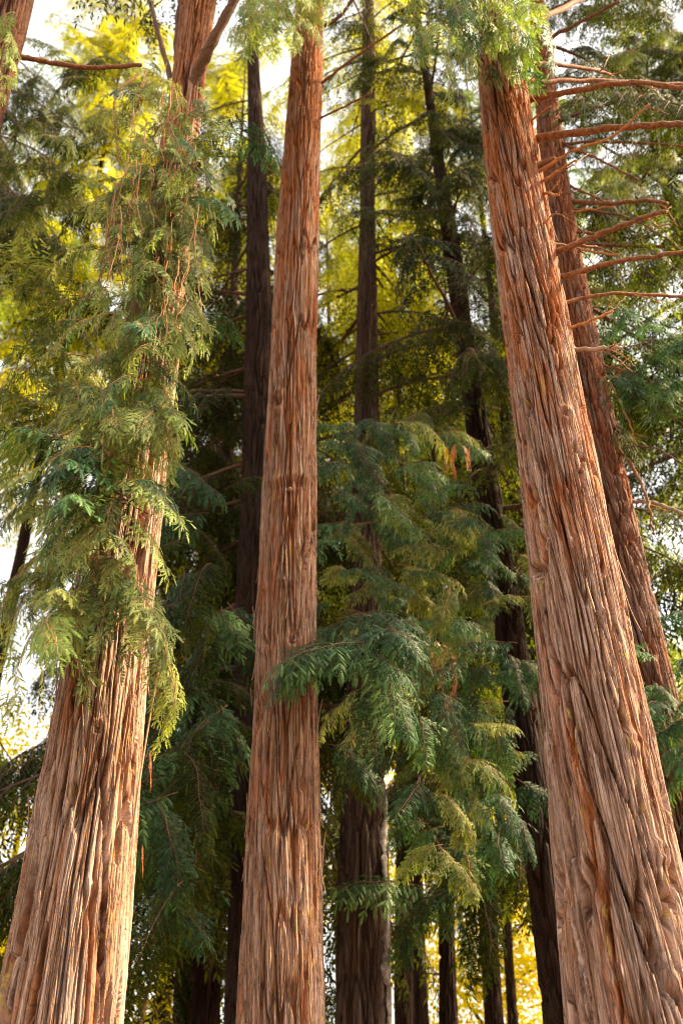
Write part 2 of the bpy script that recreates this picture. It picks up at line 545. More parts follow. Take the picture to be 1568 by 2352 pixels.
# ------------------------------------------------------------------ tubes (limbs, twigs)
def catmull(P, n):
    P = [Vector(p) for p in P]
    if len(P) == 2:
        return [P[0].lerp(P[1], k / n) for k in range(n + 1)]
    Q = [P[0] * 2 - P[1]] + P + [P[-1] * 2 - P[-2]]
    out = []
    for k in range(1, len(Q) - 2):
        p0, p1, p2, p3 = Q[k - 1:k + 3]
        for s in range(n):
            t = s / n
            out.append(0.5 * ((2 * p1) + (p2 - p0) * t + (2 * p0 - 5 * p1 + 4 * p2 - p3) * t * t + (3 * p1 - p0 - 3 * p2 + p3) * t ** 3))
    out.append(P[-1])
    return out


def tube_arrays(pts, radii, sides=6, base=0, wob=0.0, rg=None, flare=0.0):
    V, F = [], []
    up = Vector((0.13, 0.21, 0.97))
    n = len(pts)
    for k, p in enumerate(pts):
        d = (pts[min(k + 1, n - 1)] - pts[max(k - 1, 0)]).normalized()
        a = d.cross(up)
        if a.length < 1e-3:
            a = d.cross(Vector((1, 0, 0)))
        a.normalize()
        b = d.cross(a)
        r = radii[k]
        for s in range(sides):
            g = 2 * math.pi * s / sides
            rr = r * (1 + (rg.uniform(-wob, wob) if rg else 0))
            V.append(p + a * (rr * math.cos(g)) + b * (rr * math.sin(g)))
    for k in range(n - 1):
        for s in range(sides):
            s2 = (s + 1) % sides
            F.append((base + k * sides + s, base + k * sides + s2, base + (k + 1) * sides + s2, base + (k + 1) * sides + s))
    # end cap
    V.append(pts[-1] + (pts[-1] - pts[-2]).normalized() * radii[-1] * 0.6)
    c = base + n * sides
    T = [(base + (n - 1) * sides + s, base + (n - 1) * sides + (s + 1) % sides, c) for s in range(sides)]
    return V, F, T


def limb_obj(name, parent, pts, r0, r1, mat, rg, seg=7, sides=9, wob=0.10, kink=0.0, flare=1.5):
    P = catmull(pts, seg)
    n = len(P)
    if kink:
        P = [p + Vector((rg.uniform(-1, 1), rg.uniform(-1, 1), rg.uniform(-1, 1))) * kink * min(1, k / 3) for k, p in enumerate(P)]
    rad = []
    for k in range(n):
        t = k / (n - 1)
        r = r0 + (r1 - r0) * t ** 0.8
        r *= 1 + (flare - 1) * math.exp(-t * 14)
        r *= 1 + 0.10 * math.sin(k * 2.1 + r0 * 900)
        rad.append(r)
    V, F, T = tube_arrays(P, rad, sides, 0, wob, rg)
    me = np_mesh(name, np.array([v[:] for v in V]), [F, T], [mat], True)
    return link(name, me, parent)


# ------------------------------------------------------------------ redwood foliage
class Fol:
    """collects sprays (needle feathers) and stems of one bough"""
    def __init__(self, seed):
        self.rg = random.Random(seed)
        self.V, self.T, self.Q, self.tint = [], [], [], []
        self.sV, self.sQ, self.sT = [], [], []

    def spray(self, p, d, nrm, L, W, tint, nd, curl=0.12):
        """a feathered spray from p along d; needles lie in the plane of d and nrm x d"""
        rg = self.rg
        side = nrm.cross(d)
        if side.length < 1e-4:
            return
        side.normalize()
        nn = d.cross(side).normalized()
        base = len(self.V)
        if nd <= 0:
            W *= 0.8                           # simple lozenge, folded along its rib
            pts = [p, p + d * L * 0.42 + side * W * 0.5 - nn * W * 0.12, p + d * L - nn * L * curl, p + d * L * 0.42 - side * W * 0.5 - nn * W * 0.12]
            self.V += pts
            self.T += [(base, base + 1, base + 2), (base, base + 2, base + 3)]
            self.tint += [tint] * 4
            return
        for k in range(nd):
            t = (k + 0.15) / nd
            c = p + d * (L * t) - nn * (L * curl * t * t)
            c2 = p + d * (L * (t + 1.05 / nd)) - nn * (L * curl * (t + 1.05 / nd) ** 2)
            w = W * 0.5 * math.sin(math.pi * (0.16 + 0.80 * t)) * rg.uniform(0.85, 1.1)
            fwd = d * (w * 0.75) - nn * (w * rg.uniform(0.1, 0.5))
            b = len(self.V)
            self.V += [c, c2, c + side * w + fwd, c - side * w + fwd]
            self.T += [(b, b + 1, b + 2), (b, b + 3, b + 1)]
            self.tint += [tint] * 4

    def stem(self, pts, r0, r1, sides=3):
        n = len(pts)
        rad = [r0 + (r1 - r0) * k / (n - 1) for k in range(n)]
        V, F, T = tube_arrays(pts, rad, sides, len(self.sV))
        self.sV += V; self.sQ += F; self.sT += T

    def twig(self, p, d, up, L, sp, nd, n_leaf, droop, tint0, wr=1.0):
        """a side twig carrying two rows of sprays"""
        rg = self.rg
        steps = max(3, n_leaf // 2)
        pts = [p.copy()]
        dd = d.normalized()
        seg = L / steps
        for k in range(steps):
            dd = (dd + Vector((0, 0, -droop / steps)) + Vector((rg.uniform(-1, 1), rg.uniform(-1, 1), rg.uniform(-1, 1))) * 0.07).normalized()
            pts.append(pts[-1] + dd * seg)
        self.stem(pts, 0.0035 * wr, 0.0012 * wr)
        for k in range(1, steps + 1):
            a, b = pts[k - 1], pts[k]
            ax = (b - a).normalized()
            side = ax.cross(up)
            if side.length < 1e-3:
                side = Vector((1, 0, 0))
            side.normalize()
            nrm = side.cross(ax).normalized()
            t = k / steps
            for s in (-1, 1):
                if rg.random() < 0.12:
                    continue
                q = a.lerp(b, rg.uniform(0.1, 0.9))
                sd = (ax * rg.uniform(0.6, 1.0) + side * s * rg.uniform(0.6, 0.95) + Vector((0, 0, -rg.uniform(0.0, 0.35)))).normalized()
                n2 = (nrm + Vector((rg.uniform(-1, 1), rg.uniform(-1, 1), rg.uniform(-1, 1))) * 0.35).normalized()
                l_ = sp * rg.uniform(0.65, 1.15) * (1.05 - 0.35 * t)
                self.spray(q, sd, n2, l_, l_ * rg.uniform(0.32, 0.46), min(1, max(0, tint0 + rg.gauss(0, 0.13) + 0.15 * t)), nd, rg.uniform(0.0, 0.35))
        self.spray(pts[-1], dd, up, sp * rg.uniform(0.8, 1.2), sp * 0.36, min(1, max(0, tint0 + 0.22)), nd, 0.2)

    def bough(self, p, d, L, ntw, tw_len, sp, nd, n_leaf, droop, tdroop, tint0=0.45, wr=1.0, start=0.15, wild=0.12):
        rg = self.rg
        steps = max(6, ntw // 2)
        pts = [p.copy()]
        dd = d.normalized()
        for k in range(steps):
            dd = (dd + Vector((0, 0, -droop / steps)) + Vector((rg.uniform(-1, 1), rg.uniform(-1, 1), rg.uniform(-1, 1))) * wild / 2).normalized()
            pts.append(pts[-1] + dd * (L / steps))
        self.stem(pts, 0.010 * wr, 0.0025 * wr, 5)
        Z = Vector((0, 0, 1))
        for k in range(ntw):
            t = start + (1 - start) * (k + rg.random() * 0.6) / ntw
            f = min(t, 0.999) * steps
            i = int(f)
            q = pts[i].lerp(pts[i + 1], f - i)
            ax = (pts[i + 1] - pts[i]).normalized()
            side = ax.cross(Z)
            if side.length < 0.15:
                side = Vector((math.cos(k * 2.4), math.sin(k * 2.4), 0))
            side.normalize()
            s = 1 if k % 2 else -1
            roll = rg.uniform(-0.35, 0.2)
            td = (ax * rg.uniform(0.5, 0.9) + side * s * rg.uniform(0.6, 1.0) + Z * roll).normalized()
            up = side.cross(ax)
            if up.z < 0: up = -up
            l_ = tw_len * (1.05 - 0.62 * t) * rg.uniform(0.7, 1.2)
            self.twig(q, td, up, l_, sp, nd, max(4, int(n_leaf * (l_ / tw_len))), tdroop * rg.uniform(0.5, 1.5), tint0 + rg.gauss(0, 0.1), wr)
        self.twig(pts[-1], dd, Z, tw_len * 0.5, sp, nd, max(4, n_leaf // 2), tdroop, tint0 + 0.1, wr)
        return pts

    def mesh(self, name, leaf, stem):
        nV = len(self.V)
        V = np.array([v[:] for v in self.V] + [v[:] for v in self.sV])
        off = lambda a: np.array(a, np.int32).reshape(len(a), -1) + nV
        faces = [np.array(self.T, np.int32), off(self.sQ), off(self.sT)]
        mi = np.concatenate([np.zeros(len(self.T)), np.ones(len(self.sQ) + len(self.sT))])
        tint = np.array([(t, 0, 0, 1) for t in self.tint] + [(0.5, 0, 0, 1)] * len(self.sV))
        return np_mesh(name, V, faces, [leaf, stem], False, mi, tint)


def fan_bough(seed, L=1.0, sp=0.108, nd=6):
    """a flat layered bough: tips droop"""
    f = Fol(seed)
    f.bough(Vector((0, 0, 0)), Vector((1, 0, 0.1)), L, 34, L * 0.40, sp, nd, 16, 1.1, 0.9, 0.45, 0.6, 0.12, 0.34)
    return f


def hang_bough(seed, L=1.0, sp=0.105, nd=6):
    """a thin bough that hangs down"""
    f = Fol(seed)
    f.bough(Vector((0, 0, 0)), Vector((1, 0, -0.1)), L, 24, L * 0.30, sp, nd, 12, 2.6, 0.9, 0.42, 0.5, 0.1, 0.4)
    return f


def large_bough(seed, L=3.0, sp=0.105, nsec=19, nd=0, droop=0.7):
    """a whole limb with its secondary boughs for the trees farther back"""
    f = Fol(seed)
    rg = f.rg
    steps = 10
    pts = [Vector((0, 0, 0))]
    dd = Vector((1, 0, 0.12)).normalized()
    for k in range(steps):
        dd = (dd + Vector((0, 0, -droop / steps)) + Vector((0, rg.uniform(-1, 1), rg.uniform(-1, 1))) * 0.07).normalized()
        pts.append(pts[-1] + dd * L / steps)
    f.stem(pts, 0.035, 0.008, 6)
    for k in range(nsec):
        t = 0.05 + 0.95 * (k + rg.random() * 0.5) / nsec
        i = min(steps - 1, int(t * steps))
        q = pts[i].lerp(pts[i + 1], t * steps - i) if t < 1 else pts[-1]
        s = 1 if k % 2 else -1
        ax = (pts[i + 1] - pts[i]).normalized()
        d = (ax * rg.uniform(0.5, 0.9) + Vector((0, s, 0)) * rg.uniform(0.5, 0.9) + Vector((0, 0, rg.uniform(-0.3, 0.1)))).normalized()
        l_ = L * 0.36 * (1.1 - 0.55 * t) * rg.uniform(0.75, 1.25)
        f.bough(q, d, l_, 13, l_ * 0.46, sp, nd, 13, 1.1, 0.9, 0.42 + rg.gauss(0, 0.08), 0.8, 0.1)
    f.bough(pts[-1], dd, L * 0.25, 8, L * 0.12, sp, nd, 8, 1.0, 0.6, 0.5, 0.8, 0.1)
    return f


def leaf_cluster(seed, n=140, rad=0.75, size=0.095):
    """broad leaves on twigs, for the yellow trees beyond"""
    f = Fol(seed)
    rg = f.rg
    for k in range(16):
        d = Vector((rg.gauss(0, 1), rg.gauss(0, 1), rg.gauss(0, 0.8))).normalized()
        pts = [Vector((0, 0, 0)), d * rad * 0.5 + Vector((0, 0, 0.04)), d * rad * rg.uniform(0.8, 1.1)]
        f.stem(pts, 0.008, 0.003)
        for q in range(n // 16):
            p = d * rad * rg.uniform(0.25, 1.1) + Vector((rg.gauss(0, 1), rg.gauss(0, 1), rg.gauss(0, 1))) * 0.13
            dd = Vector((rg.gauss(0, 1), rg.gauss(0, 1), rg.gauss(-0.4, 0.7))).normalized()
            nn = Vector((rg.gauss(0, 0.6), rg.gauss(0, 0.6), 1)).normalized()
            s = size * rg.uniform(0.7, 1.4)
            f.spray(p, dd, nn, s, s * 0.75, min(1, max(0, rg.gauss(0.5, 0.22))), 0, 0.2)
    return f


def variants(fn, n, names, mats, **kw):
    """n shapes, each as one mesh for every leaf material asked for"""
    out = {}
    for s in range(n):
        f = fn(500 + s * 17, **kw)
        for nm, (leaf, stem) in mats.items():
            out.setdefault(nm, []).append(f.mesh(names, leaf, stem))
    return out


FAN = variants(fan_bough, 5, 'bough', {'A': (M_leafA, M_twig), 'B': (M_leafB, M_limb_dark), 'T': (M_leafT, M_twig), 'D': (M_leafD, M_limb_dark)})
HANG = variants(hang_bough, 6, 'bough', {'A': (M_leafA, M_twig), 'B': (M_leafB, M_twig), 'T': (M_leafT, M_twig), 'dead': (M_dead, M_twig), 'red': (M_deadred, M_twig)})
BIG = variants(large_bough, 5, 'bough', {'D': (M_leafD, M_limb_dark), 'B': (M_leafB, M_limb_dark)})
BIG.update(variants(large_bough, 4, 'bough', {'Y': (M_leafY, M_limb_dark), 'G': (M_leafG, M_limb_dark)}, sp=0.12, nsec=16))
CLU = []
for _s in range(4):
    _f = leaf_cluster(700 + _s)
    CLU.append((np.array([v[:] for v in _f.V]), np.array(_f.T), np.array(_f.tint)))


def place(mesh, parent, p, az, pitch=0.0, roll=0.0, s=1.0, name='bough'):
    """mesh with its +X turned to compass angle az (0 = +X, counter-clockwise) and tilted by pitch"""
    mw = Matrix.Translation(p) @ Euler((roll, -pitch, az), 'XYZ').to_matrix().to_4x4() @ Matrix.Diagonal((*s, 1) if isinstance(s, tuple) else (s, s, s, 1))
    return link(name, mesh, parent, mw)


def tilt(mesh, parent, p, az, rg, s, amt=0.75, name='bough'):
    """a layered bough whose open side droops: its upper face shows to someone standing below and in front"""
    return place(mesh, parent, p, az, -0.65 * max(0.0, -math.sin(az)) + rg.uniform(-0.3, 0.2), amt * math.cos(az) + rg.uniform(-0.35, 0.35), s, name)


# ------------------------------------------------------------------ ground
def build_ground():
    m, n, l = new_mat('forest_floor')
    out = n.new('ShaderNodeOutputMaterial')
    b = n.new('ShaderNodeBsdfPrincipled'); b.inputs['Roughness'].default_value = 0.95
    tc = n.new('ShaderNodeTexCoord')
    t = n.new('ShaderNodeTexNoise'); t.inputs['Scale'].default_value = 2.5; t.inputs['Detail'].default_value = 8
    l.new(tc.outputs['Object'], t.inputs['Vector'])
    r = ramp(n, [(0.3, (0.06, 0.035, 0.02)), (0.55, (0.15, 0.09, 0.05)), (0.75, (0.24, 0.15, 0.07))])
    l.new(t.outputs['Fac'], r.inputs[0]); l.new(r.outputs[0], b.inputs['Base Color'])
    l.new(b.outputs[0], out.inputs['Surface'])
    k = 60
    g = np.concatenate([-np.geomspace(900, 40, 9)[:-1], np.linspace(-40, 40, k), np.geomspace(40, 900, 9)[1:]])
    X, Y = np.meshgrid(g, g)
    Zz = 0.10 * np.sin(X * 0.31 + 1) * np.cos(Y * 0.27) + 0.05 * np.sin(X * 0.9 + Y * 0.7)
    Zz = Zz * (np.hypot(X, Y) < 60) - 0.02
    nn = len(g)
    V = np.stack([X, Y, Zz], -1).reshape(-1, 3)
    i = np.arange(nn - 1)[:, None] * nn + np.arange(nn - 1)[None]
    q = np.stack([i, i + 1, i + nn + 1, i + nn], -1).reshape(-1, 4)
    o = link('ground', np_mesh('ground', V, [q], [m], True))
    tag(o, 'brown forest floor of needle litter under the redwoods', 'ground', kind='structure')


build_ground()

# ------------------------------------------------------------------ the redwoods
def th_for(T, px, z, Y=None):
    """angle on the trunk (0 faces the viewer) that shows at photo column px at height z"""
    pc = project((float(T.x(z)), T.Y, z))
    r = float(T.r(z)) / (mpp(pc[1], T.Y))
    return math.asin(max(-0.98, min(0.98, (px - pc[0]) / r)))


def z_at(T, py):
    px = project((float(T.x(5)), T.Y, 5))[0]
    return at(px, py, T.Y).z


def knot(T, px, py, r, h, hole):
    Yf = T.Y
    z = z_at(T, py)
    for _ in range(4):                         # the near face stands closer than the axis
        z = at(px, py, T.Y - 0.85 * float(T.r(z))).z
    return (th_for(T, px, z), z, r, h, hole)


# --- left redwood
TA = Trunk([(140, 2352, 276), (170, 2068, 250), (208, 1818, 232), (232, 1568, 214), (282, 1300, 172), (322, 1000, 140),
            (360, 700, 115), (408, 350, 92), (438, 175, 82), (456, 0, 78)], 7.5, 27)
tree_A = empty('redwood_tree', TA.c(0), 'thick redwood at the left with green foliage hanging over its upper trunk', 'tree')
knA = [knot(TA, 246, 1680, 0.055, 0.022, 0.035), knot(TA, 236, 2036, 0.04, 0.018, 0.025), knot(TA, 265, 1915, 0.03, 0.012, 0.015)]
link('trunk', trunk_mesh('trunk', TA, 660, 370, M_barkA, 1, 1.7, 15.0, (0.078, 2.0), 0.055, (0.033, 1.0), 0.015, 0.005, 0.0, 0.0, knA, 0.04, wave=0.6), tree_A)

# --- middle redwood
TB = Trunk([(650, 2352, 200), (647, 2068, 186), (654, 1818, 160), (653, 1568, 150), (665, 1176, 122), (676, 784, 107),
            (690, 400, 90), (706, 120, 69), (711, 0, 64)], 9.5, 30)
tree_B = empty('redwood_tree', TB.c(0), 'straight redwood in the middle with round knots and a low bough across it', 'tree')
knB = [knot(TB, 655, 1335, 0.05, 0.022, -0.035), knot(TB, 672, 1475, 0.075, 0.028, 0.05), knot(TB, 645, 905, 0.06, 0.03, 0.03), knot(TB, 615, 1490, 0.05, 0.025, 0.03),
       knot(TB, 612, 1340, 0.04, 0.02, 0.0), knot(TB, 697, 1790, 0.025, 0.012, 0.015), knot(TB, 640, 940, 0.05, 0.025, 0.0)]
coB = [(th_for(TB, 665, z_at(TB, 1130)), z_at(TB, 1130), 0.22, 0.04), (th_for(TB, 700, z_at(TB, 595)), z_at(TB, 595), 0.10, 0.03)]
link('trunk', trunk_mesh('trunk', TB, 620, 420, M_barkB, 2, 2.1, 18.5, (0.058, 1.3), 0.045, (0.024, 0.9), 0.012, 0.005, 0.2, 0.01, knB, 0.03, collars=coB, wave=0.55), tree_B)

# --- right redwood
TC = Trunk([(1470, 2352, 342), (1430, 2068, 300), (1393, 1818, 264), (1361, 1568, 226), (1307, 1284, 204), (1271, 1034, 176),
            (1232, 784, 152), (1194, 500, 136), (1168, 300, 120), (1145, 125, 98), (1128, 0, 88)], 6.5, 25)
tree_C = empty('redwood_tree', TC.c(0), 'broad leaning redwood at the right with spirally furrowed sunlit bark', 'tree')
knC = [knot(TC, 1280, 960, 0.06, 0.03, 0.02), knot(TC, 1375, 2235, 0.06, 0.018, 0.01), knot(TC, 1480, 1955, 0.05, 0.02, 0.0), knot(TC, 1300, 1250, 0.035, 0.016, 0.012),
       knot(TC, 1358, 1415, 0.035, 0.018, 0.012), knot(TC, 1235, 690, 0.03, 0.014, 0.01), knot(TC, 1520, 2265, 0.045, 0.02, 0.01), knot(TC, 1425, 1705, 0.05, 0.02, 0.0),
       knot(TC, 1345, 1560, 0.02, 0.008, 0.02), knot(TC, 1440, 1740, 0.018, 0.008, 0.02), knot(TC, 1330, 1735, 0.02, 0.01, 0.02), knot(TC, 1436, 1925, 0.016, 0.007, 0.02), knot(TC, 1445, 2020, 0.016, 0.007, 0.02)]
link('trunk', trunk_mesh('trunk', TC, 720, 370, M_barkC, 3, 1.6, 13.5, (0.066, 0.95), 0.055, (0.025, 0.7), 0.012, 0.0045, 0.14, 0.05, knC, 0.015, wave=0.4, dense=0.32), tree_C)

# --- redwood behind the right one
TD = Trunk([(1655, 2352, 196), (1590, 2000, 165), (1475, 1568, 136), (1424, 1284, 116), (1370, 1034, 104), (1322, 784, 94),
            (1288, 500, 70), (1258, 250, 54), (1236, 50, 40)], 9.6, 26)
tree_D = empty('redwood_tree', TD.c(0), 'slimmer brown redwood just behind the broad right one, bristling with bare limbs', 'tree')
link('trunk', trunk_mesh('trunk', TD, 330, 260, M_barkD, 4, 2.0, 18.0, (0.075, 0.6), 0.045, (0.03, 0.35), 0.011, 0.004, 0.7, 0.05, (), 0.03), tree_D)

# --- redwood whose trunk cuts the top left corner
TE = Trunk([(-150, 560, 150), (-62, 280, 128), (8, 40, 112), (18, 0, 110)], 7.0, 22, 2)
tree_E = empty('redwood_tree', TE.c(0), 'redwood trunk cut off by the top left corner, splintered bark at its edge', 'tree')
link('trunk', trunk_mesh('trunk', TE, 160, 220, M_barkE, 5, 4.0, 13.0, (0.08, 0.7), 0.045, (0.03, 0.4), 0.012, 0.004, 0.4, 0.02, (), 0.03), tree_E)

# --- farther trunks: rows, depth, label
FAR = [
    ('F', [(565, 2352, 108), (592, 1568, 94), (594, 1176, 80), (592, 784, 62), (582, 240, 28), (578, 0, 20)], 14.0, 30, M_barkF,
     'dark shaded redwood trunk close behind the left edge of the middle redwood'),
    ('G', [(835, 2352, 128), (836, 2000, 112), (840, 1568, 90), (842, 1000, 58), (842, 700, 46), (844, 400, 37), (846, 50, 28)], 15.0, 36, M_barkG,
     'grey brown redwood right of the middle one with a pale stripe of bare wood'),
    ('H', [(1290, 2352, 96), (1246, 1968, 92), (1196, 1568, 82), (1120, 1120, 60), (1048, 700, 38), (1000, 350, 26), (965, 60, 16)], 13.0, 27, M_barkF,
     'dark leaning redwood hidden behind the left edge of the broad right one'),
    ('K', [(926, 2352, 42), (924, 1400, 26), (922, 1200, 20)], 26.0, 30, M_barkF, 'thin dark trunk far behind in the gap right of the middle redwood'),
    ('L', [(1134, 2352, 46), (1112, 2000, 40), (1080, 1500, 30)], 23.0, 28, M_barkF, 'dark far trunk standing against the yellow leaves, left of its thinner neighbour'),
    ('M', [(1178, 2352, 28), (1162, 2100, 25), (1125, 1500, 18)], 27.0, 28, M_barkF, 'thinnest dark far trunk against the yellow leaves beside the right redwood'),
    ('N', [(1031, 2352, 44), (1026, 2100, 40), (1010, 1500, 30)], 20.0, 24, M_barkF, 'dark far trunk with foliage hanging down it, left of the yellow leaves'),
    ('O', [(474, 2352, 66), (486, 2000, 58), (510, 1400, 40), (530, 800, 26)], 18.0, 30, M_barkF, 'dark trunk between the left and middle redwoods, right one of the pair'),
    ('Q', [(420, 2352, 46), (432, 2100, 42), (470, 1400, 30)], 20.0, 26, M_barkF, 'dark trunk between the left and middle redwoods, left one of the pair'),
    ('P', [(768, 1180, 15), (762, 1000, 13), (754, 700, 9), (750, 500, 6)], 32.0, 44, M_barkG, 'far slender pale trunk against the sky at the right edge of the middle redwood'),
]
trees = {}
for key, rows, Y, top, mat, label in FAR:
    T = Trunk(rows, Y, top, 2)
    tr = empty('redwood_tree', T.c(0), label, 'tree')
    near = Y < 16
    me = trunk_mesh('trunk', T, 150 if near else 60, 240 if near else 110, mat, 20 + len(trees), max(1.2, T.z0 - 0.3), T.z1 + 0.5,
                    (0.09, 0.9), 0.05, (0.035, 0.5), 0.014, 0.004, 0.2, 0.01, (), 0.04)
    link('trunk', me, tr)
    trees[key] = (tr, T)

# pale stripe of bare wood down the right edge of the grey brown trunk
trG, TG = trees['G']
def bare_stripe():
    V, Q = [], []
    rg = random.Random(4)
    zs = np.linspace(2.6, z_at(TG, 1830), 70)
    for k, z in enumerate(zs):
        r = float(TG.r(z)) + 0.03
        w = 0.06 + 0.02 * math.sin(k * 0.7) + rg.uniform(-0.03, 0.03)
        w *= min(1, (len(zs) - k) / 14)
        c = 0.98 + 0.08 * math.sin(k * 0.21)
        for j in range(7):
            th = c + (j / 6 - 0.5) * w / r * 2
            rr = r + (0.012 * math.sin(j * 2.2 + k * 0.15) - (0.035 if j in (0, 6) else 0)) + rg.uniform(-0.004, 0.004)
            V.append((float(TG.x(z)) + rr * math.sin(th), TG.Y - rr * math.cos(th), z))
        if k:
            for j in range(6):
                a = (k - 1) * 7 + j
                Q.append((a, a + 1, a + 8, a + 7))
    o = link('bare_wood_stripe', np_mesh('bare_wood_stripe', V, [Q], [M_scar], True), trG)
    o['label'] = 'pale grey stripe of bare wood'
bare_stripe()

# ------------------------------------------------------------------ loose slivers of bark, parts of the near trunks
def sliver_mesh(seed):
    rg = random.Random(seed)
    L, w = 1.0, rg.uniform(0.016, 0.032)
    n = 12
    V, Q = [], []
    lift = rg.uniform(0.02, 0.06)
    for k in range(n + 1):
        t = k / n
        ww = w * (math.sin(math.pi * min(1, 0.08 + t * 0.92)) ** 0.6) * rg.uniform(0.8, 1.15)
        y = -lift * (t ** 2.5) - 0.006
        sx = 0.015 * math.sin(t * 3 + seed)
        for dx, dy in ((-1, 0), (-0.3, -0.007), (0.3, -0.007), (1, 0), (0.0, 0.006)):
            V.append((sx + dx * ww / 2, y + dy, t * L))
        if k:
            a = (k - 1) * 5
            for j in range(5):
                j2 = (j + 1) % 5
                Q.append((a + j, a + j2, a + 5 + j2, a + 5 + j))
    return np_mesh('bark_sliver', V, [Q], [M_strip], True)

SLIV = [sliver_mesh(s) for s in range(6)]

def slivers(tree, T, n, zlo, zhi, seed, twist=0.0, spots=()):
    rg = random.Random(seed)
    lst = [(rg.uniform(-1.5, 1.5), rg.uniform(zlo, zhi), rg.uniform(0.14, 0.5), rg.random() < 0.5) for _ in range(n)] + list(spots)
    for th, z, L, flip in lst:
        r = float(T.r(z)) * rg.uniform(0.985, 1.02)
        p = Vector((float(T.x(z)) + r * math.sin(th), T.Y - r * math.cos(th), z))
        rot = Euler((0, 0, th), 'XYZ').to_matrix().to_4x4()
        dx = float(T.x(z + 0.5) - T.x(z - 0.5))
        lean = Matrix.Shear('XY', 4, (dx, 0.0)) if False else Euler((0, math.atan(dx) + twist + rg.uniform(-0.06, 0.06), 0)).to_matrix().to_4x4()
        f = Matrix.Diagonal((L ** 0.4, L ** 0.4, -L if flip else L, 1))
        mw = Matrix.Translation(p) @ lean @ rot @ f
        link('bark_sliver', rg.choice(SLIV), tree, mw)

slivers(tree_A, TA, 46, 1.9, 6.5, 1, spots=[(1.35, z_at(TA, 1930), 1.5, False), (1.3, z_at(TA, 1480), 0.5, True)])
slivers(tree_B, TB, 46, 2.3, 10.5, 2)
slivers(tree_C, TC, 16, 1.9, 9.0, 3, -0.06)

# knot stubs standing out of the bark
def stub(tree, T, px, py, r, L, mat=M_knot):
    z = knot(T, px, py, r, 0, 0)[1]
    th = th_for(T, px, z)
    rr = float(T.r(z))
    d = Vector((math.sin(th), -math.cos(th), -0.15)).normalized()
    p = Vector((float(T.x(z)), T.Y, z)) + Vector((math.sin(th), -math.cos(th), 0)) * (rr - 0.03)
    rg = random.Random(int(px * 7 + py))
    pts = [p, p + d * (L * 0.5 + 0.02), p + d * (L + 0.03)]
    limb_obj('knot', tree, pts, r, r * 0.75, mat, rg, 3, 10, 0.12, 0, 1.25)

stub(tree_B, TB, 655, 1336, 0.024, 0.03)
stub(tree_B, TB, 668, 1130, 0.030, 0.03)
stub(tree_B, TB, 678, 1476, 0.022, 0.02)
stub(tree_C, TC, 1232, 368, 0.05, 0.16, M_limb)
stub(tree_A, TA, 247, 1672, 0.016, 0.02)

# ------------------------------------------------------------------ bare limbs
def limb_px(tree, pts, w0, w1, mat, name='limb', kink=0.006, seed=0, flare=1.5, sides=9):
    rg = random.Random(seed)
    P = [at(px, py, Y) for px, py, Y in pts]
    r0 = w0 / 2 * mpp(pts[0][1], pts[0][2])
    r1 = w1 / 2 * mpp(pts[-1][1], pts[-1][2])
    return limb_obj(name, tree, P, r0, r1, mat, rg, 7, sides, 0.08, kink, flare)

C0 = 6.5
LIMBS_C = [
    ([(1190, 62, 6.5), (1240, 42, 6.5), (1340, -5, 6.9)], 18, 12, M_limb),
    ([(1190, 140, 6.5), (1230, 117, 6.4), (1284, 75, 6.2), (1420, 4, 5.9)], 12, 8, M_limb_dark),
    ([(1180, 148, 6.5), (1234, 145, 6.6), (1334, 155, 6.9), (1405, 172, 7.2)], 14, 7, M_limb),
    ([(1180, 192, 6.5), (1210, 190, 6.5), (1359, 185, 6.8), (1590, 196, 7.2)], 13, 9, M_limb),
    ([(1190, 236, 6.5), (1214, 229, 6.5), (1334, 205, 6.3), (1434, 190, 6.2), (1600, 203, 6.0)], 17, 11, M_limb),
    ([(1160, 240, 6.3), (1175, 208, 6.15), (1199, 162, 6.0)], 7, 4, M_limb_orange),
    ([(1205, 288, 6.4), (1264, 242, 6.2)], 6, 3, M_limb_orange),
    ([(1205, 325, 6.5), (1232, 318, 6.4), (1359, 300, 6.2), (1484, 288, 6.0), (1610, 284, 5.8)], 21, 13, M_limb),
    ([(1215, 408, 6.4), (1309, 350, 6.1), (1409, 310, 5.9), (1489, 240, 5.6)], 8, 4, M_limb_orange),
    ([(1225, 430, 6.4), (1270, 400, 6.2), (1319, 370, 6.0)], 8, 5, M_limb_orange),
    ([(1235, 443, 6.4), (1281, 450, 6.2)], 8, 6, M_limb_orange),
    ([(1240, 520, 6.3), (1279, 484, 6.1)], 5, 3, M_limb_orange),
    ([(1250, 588, 6.5), (1275, 580, 6.4), (1334, 555, 6.2), (1434, 515, 5.9), (1530, 484, 5.6)], 18, 10, M_limb),
    ([(1255, 562, 6.5), (1369, 567, 6.6)], 9, 6, M_limb),
    ([(1265, 645, 6.5), (1290, 636, 6.4), (1384, 607, 6.2), (1484, 590, 6.0), (1600, 576, 5.8)], 15, 9, M_limb),
    ([(1275, 702, 6.5), (1300, 696, 6.5), (1409, 675, 6.5), (1600, 682, 6.6)], 11, 7, M_limb),
    ([(1280, 765, 6.5), (1305, 755, 6.4), (1409, 715, 6.2)], 10, 6, M_limb_orange),
    ([(1300, 806, 6.5), (1330, 803, 6.4), (1430, 799, 6.2)], 13, 8, M_limb_grey),
]
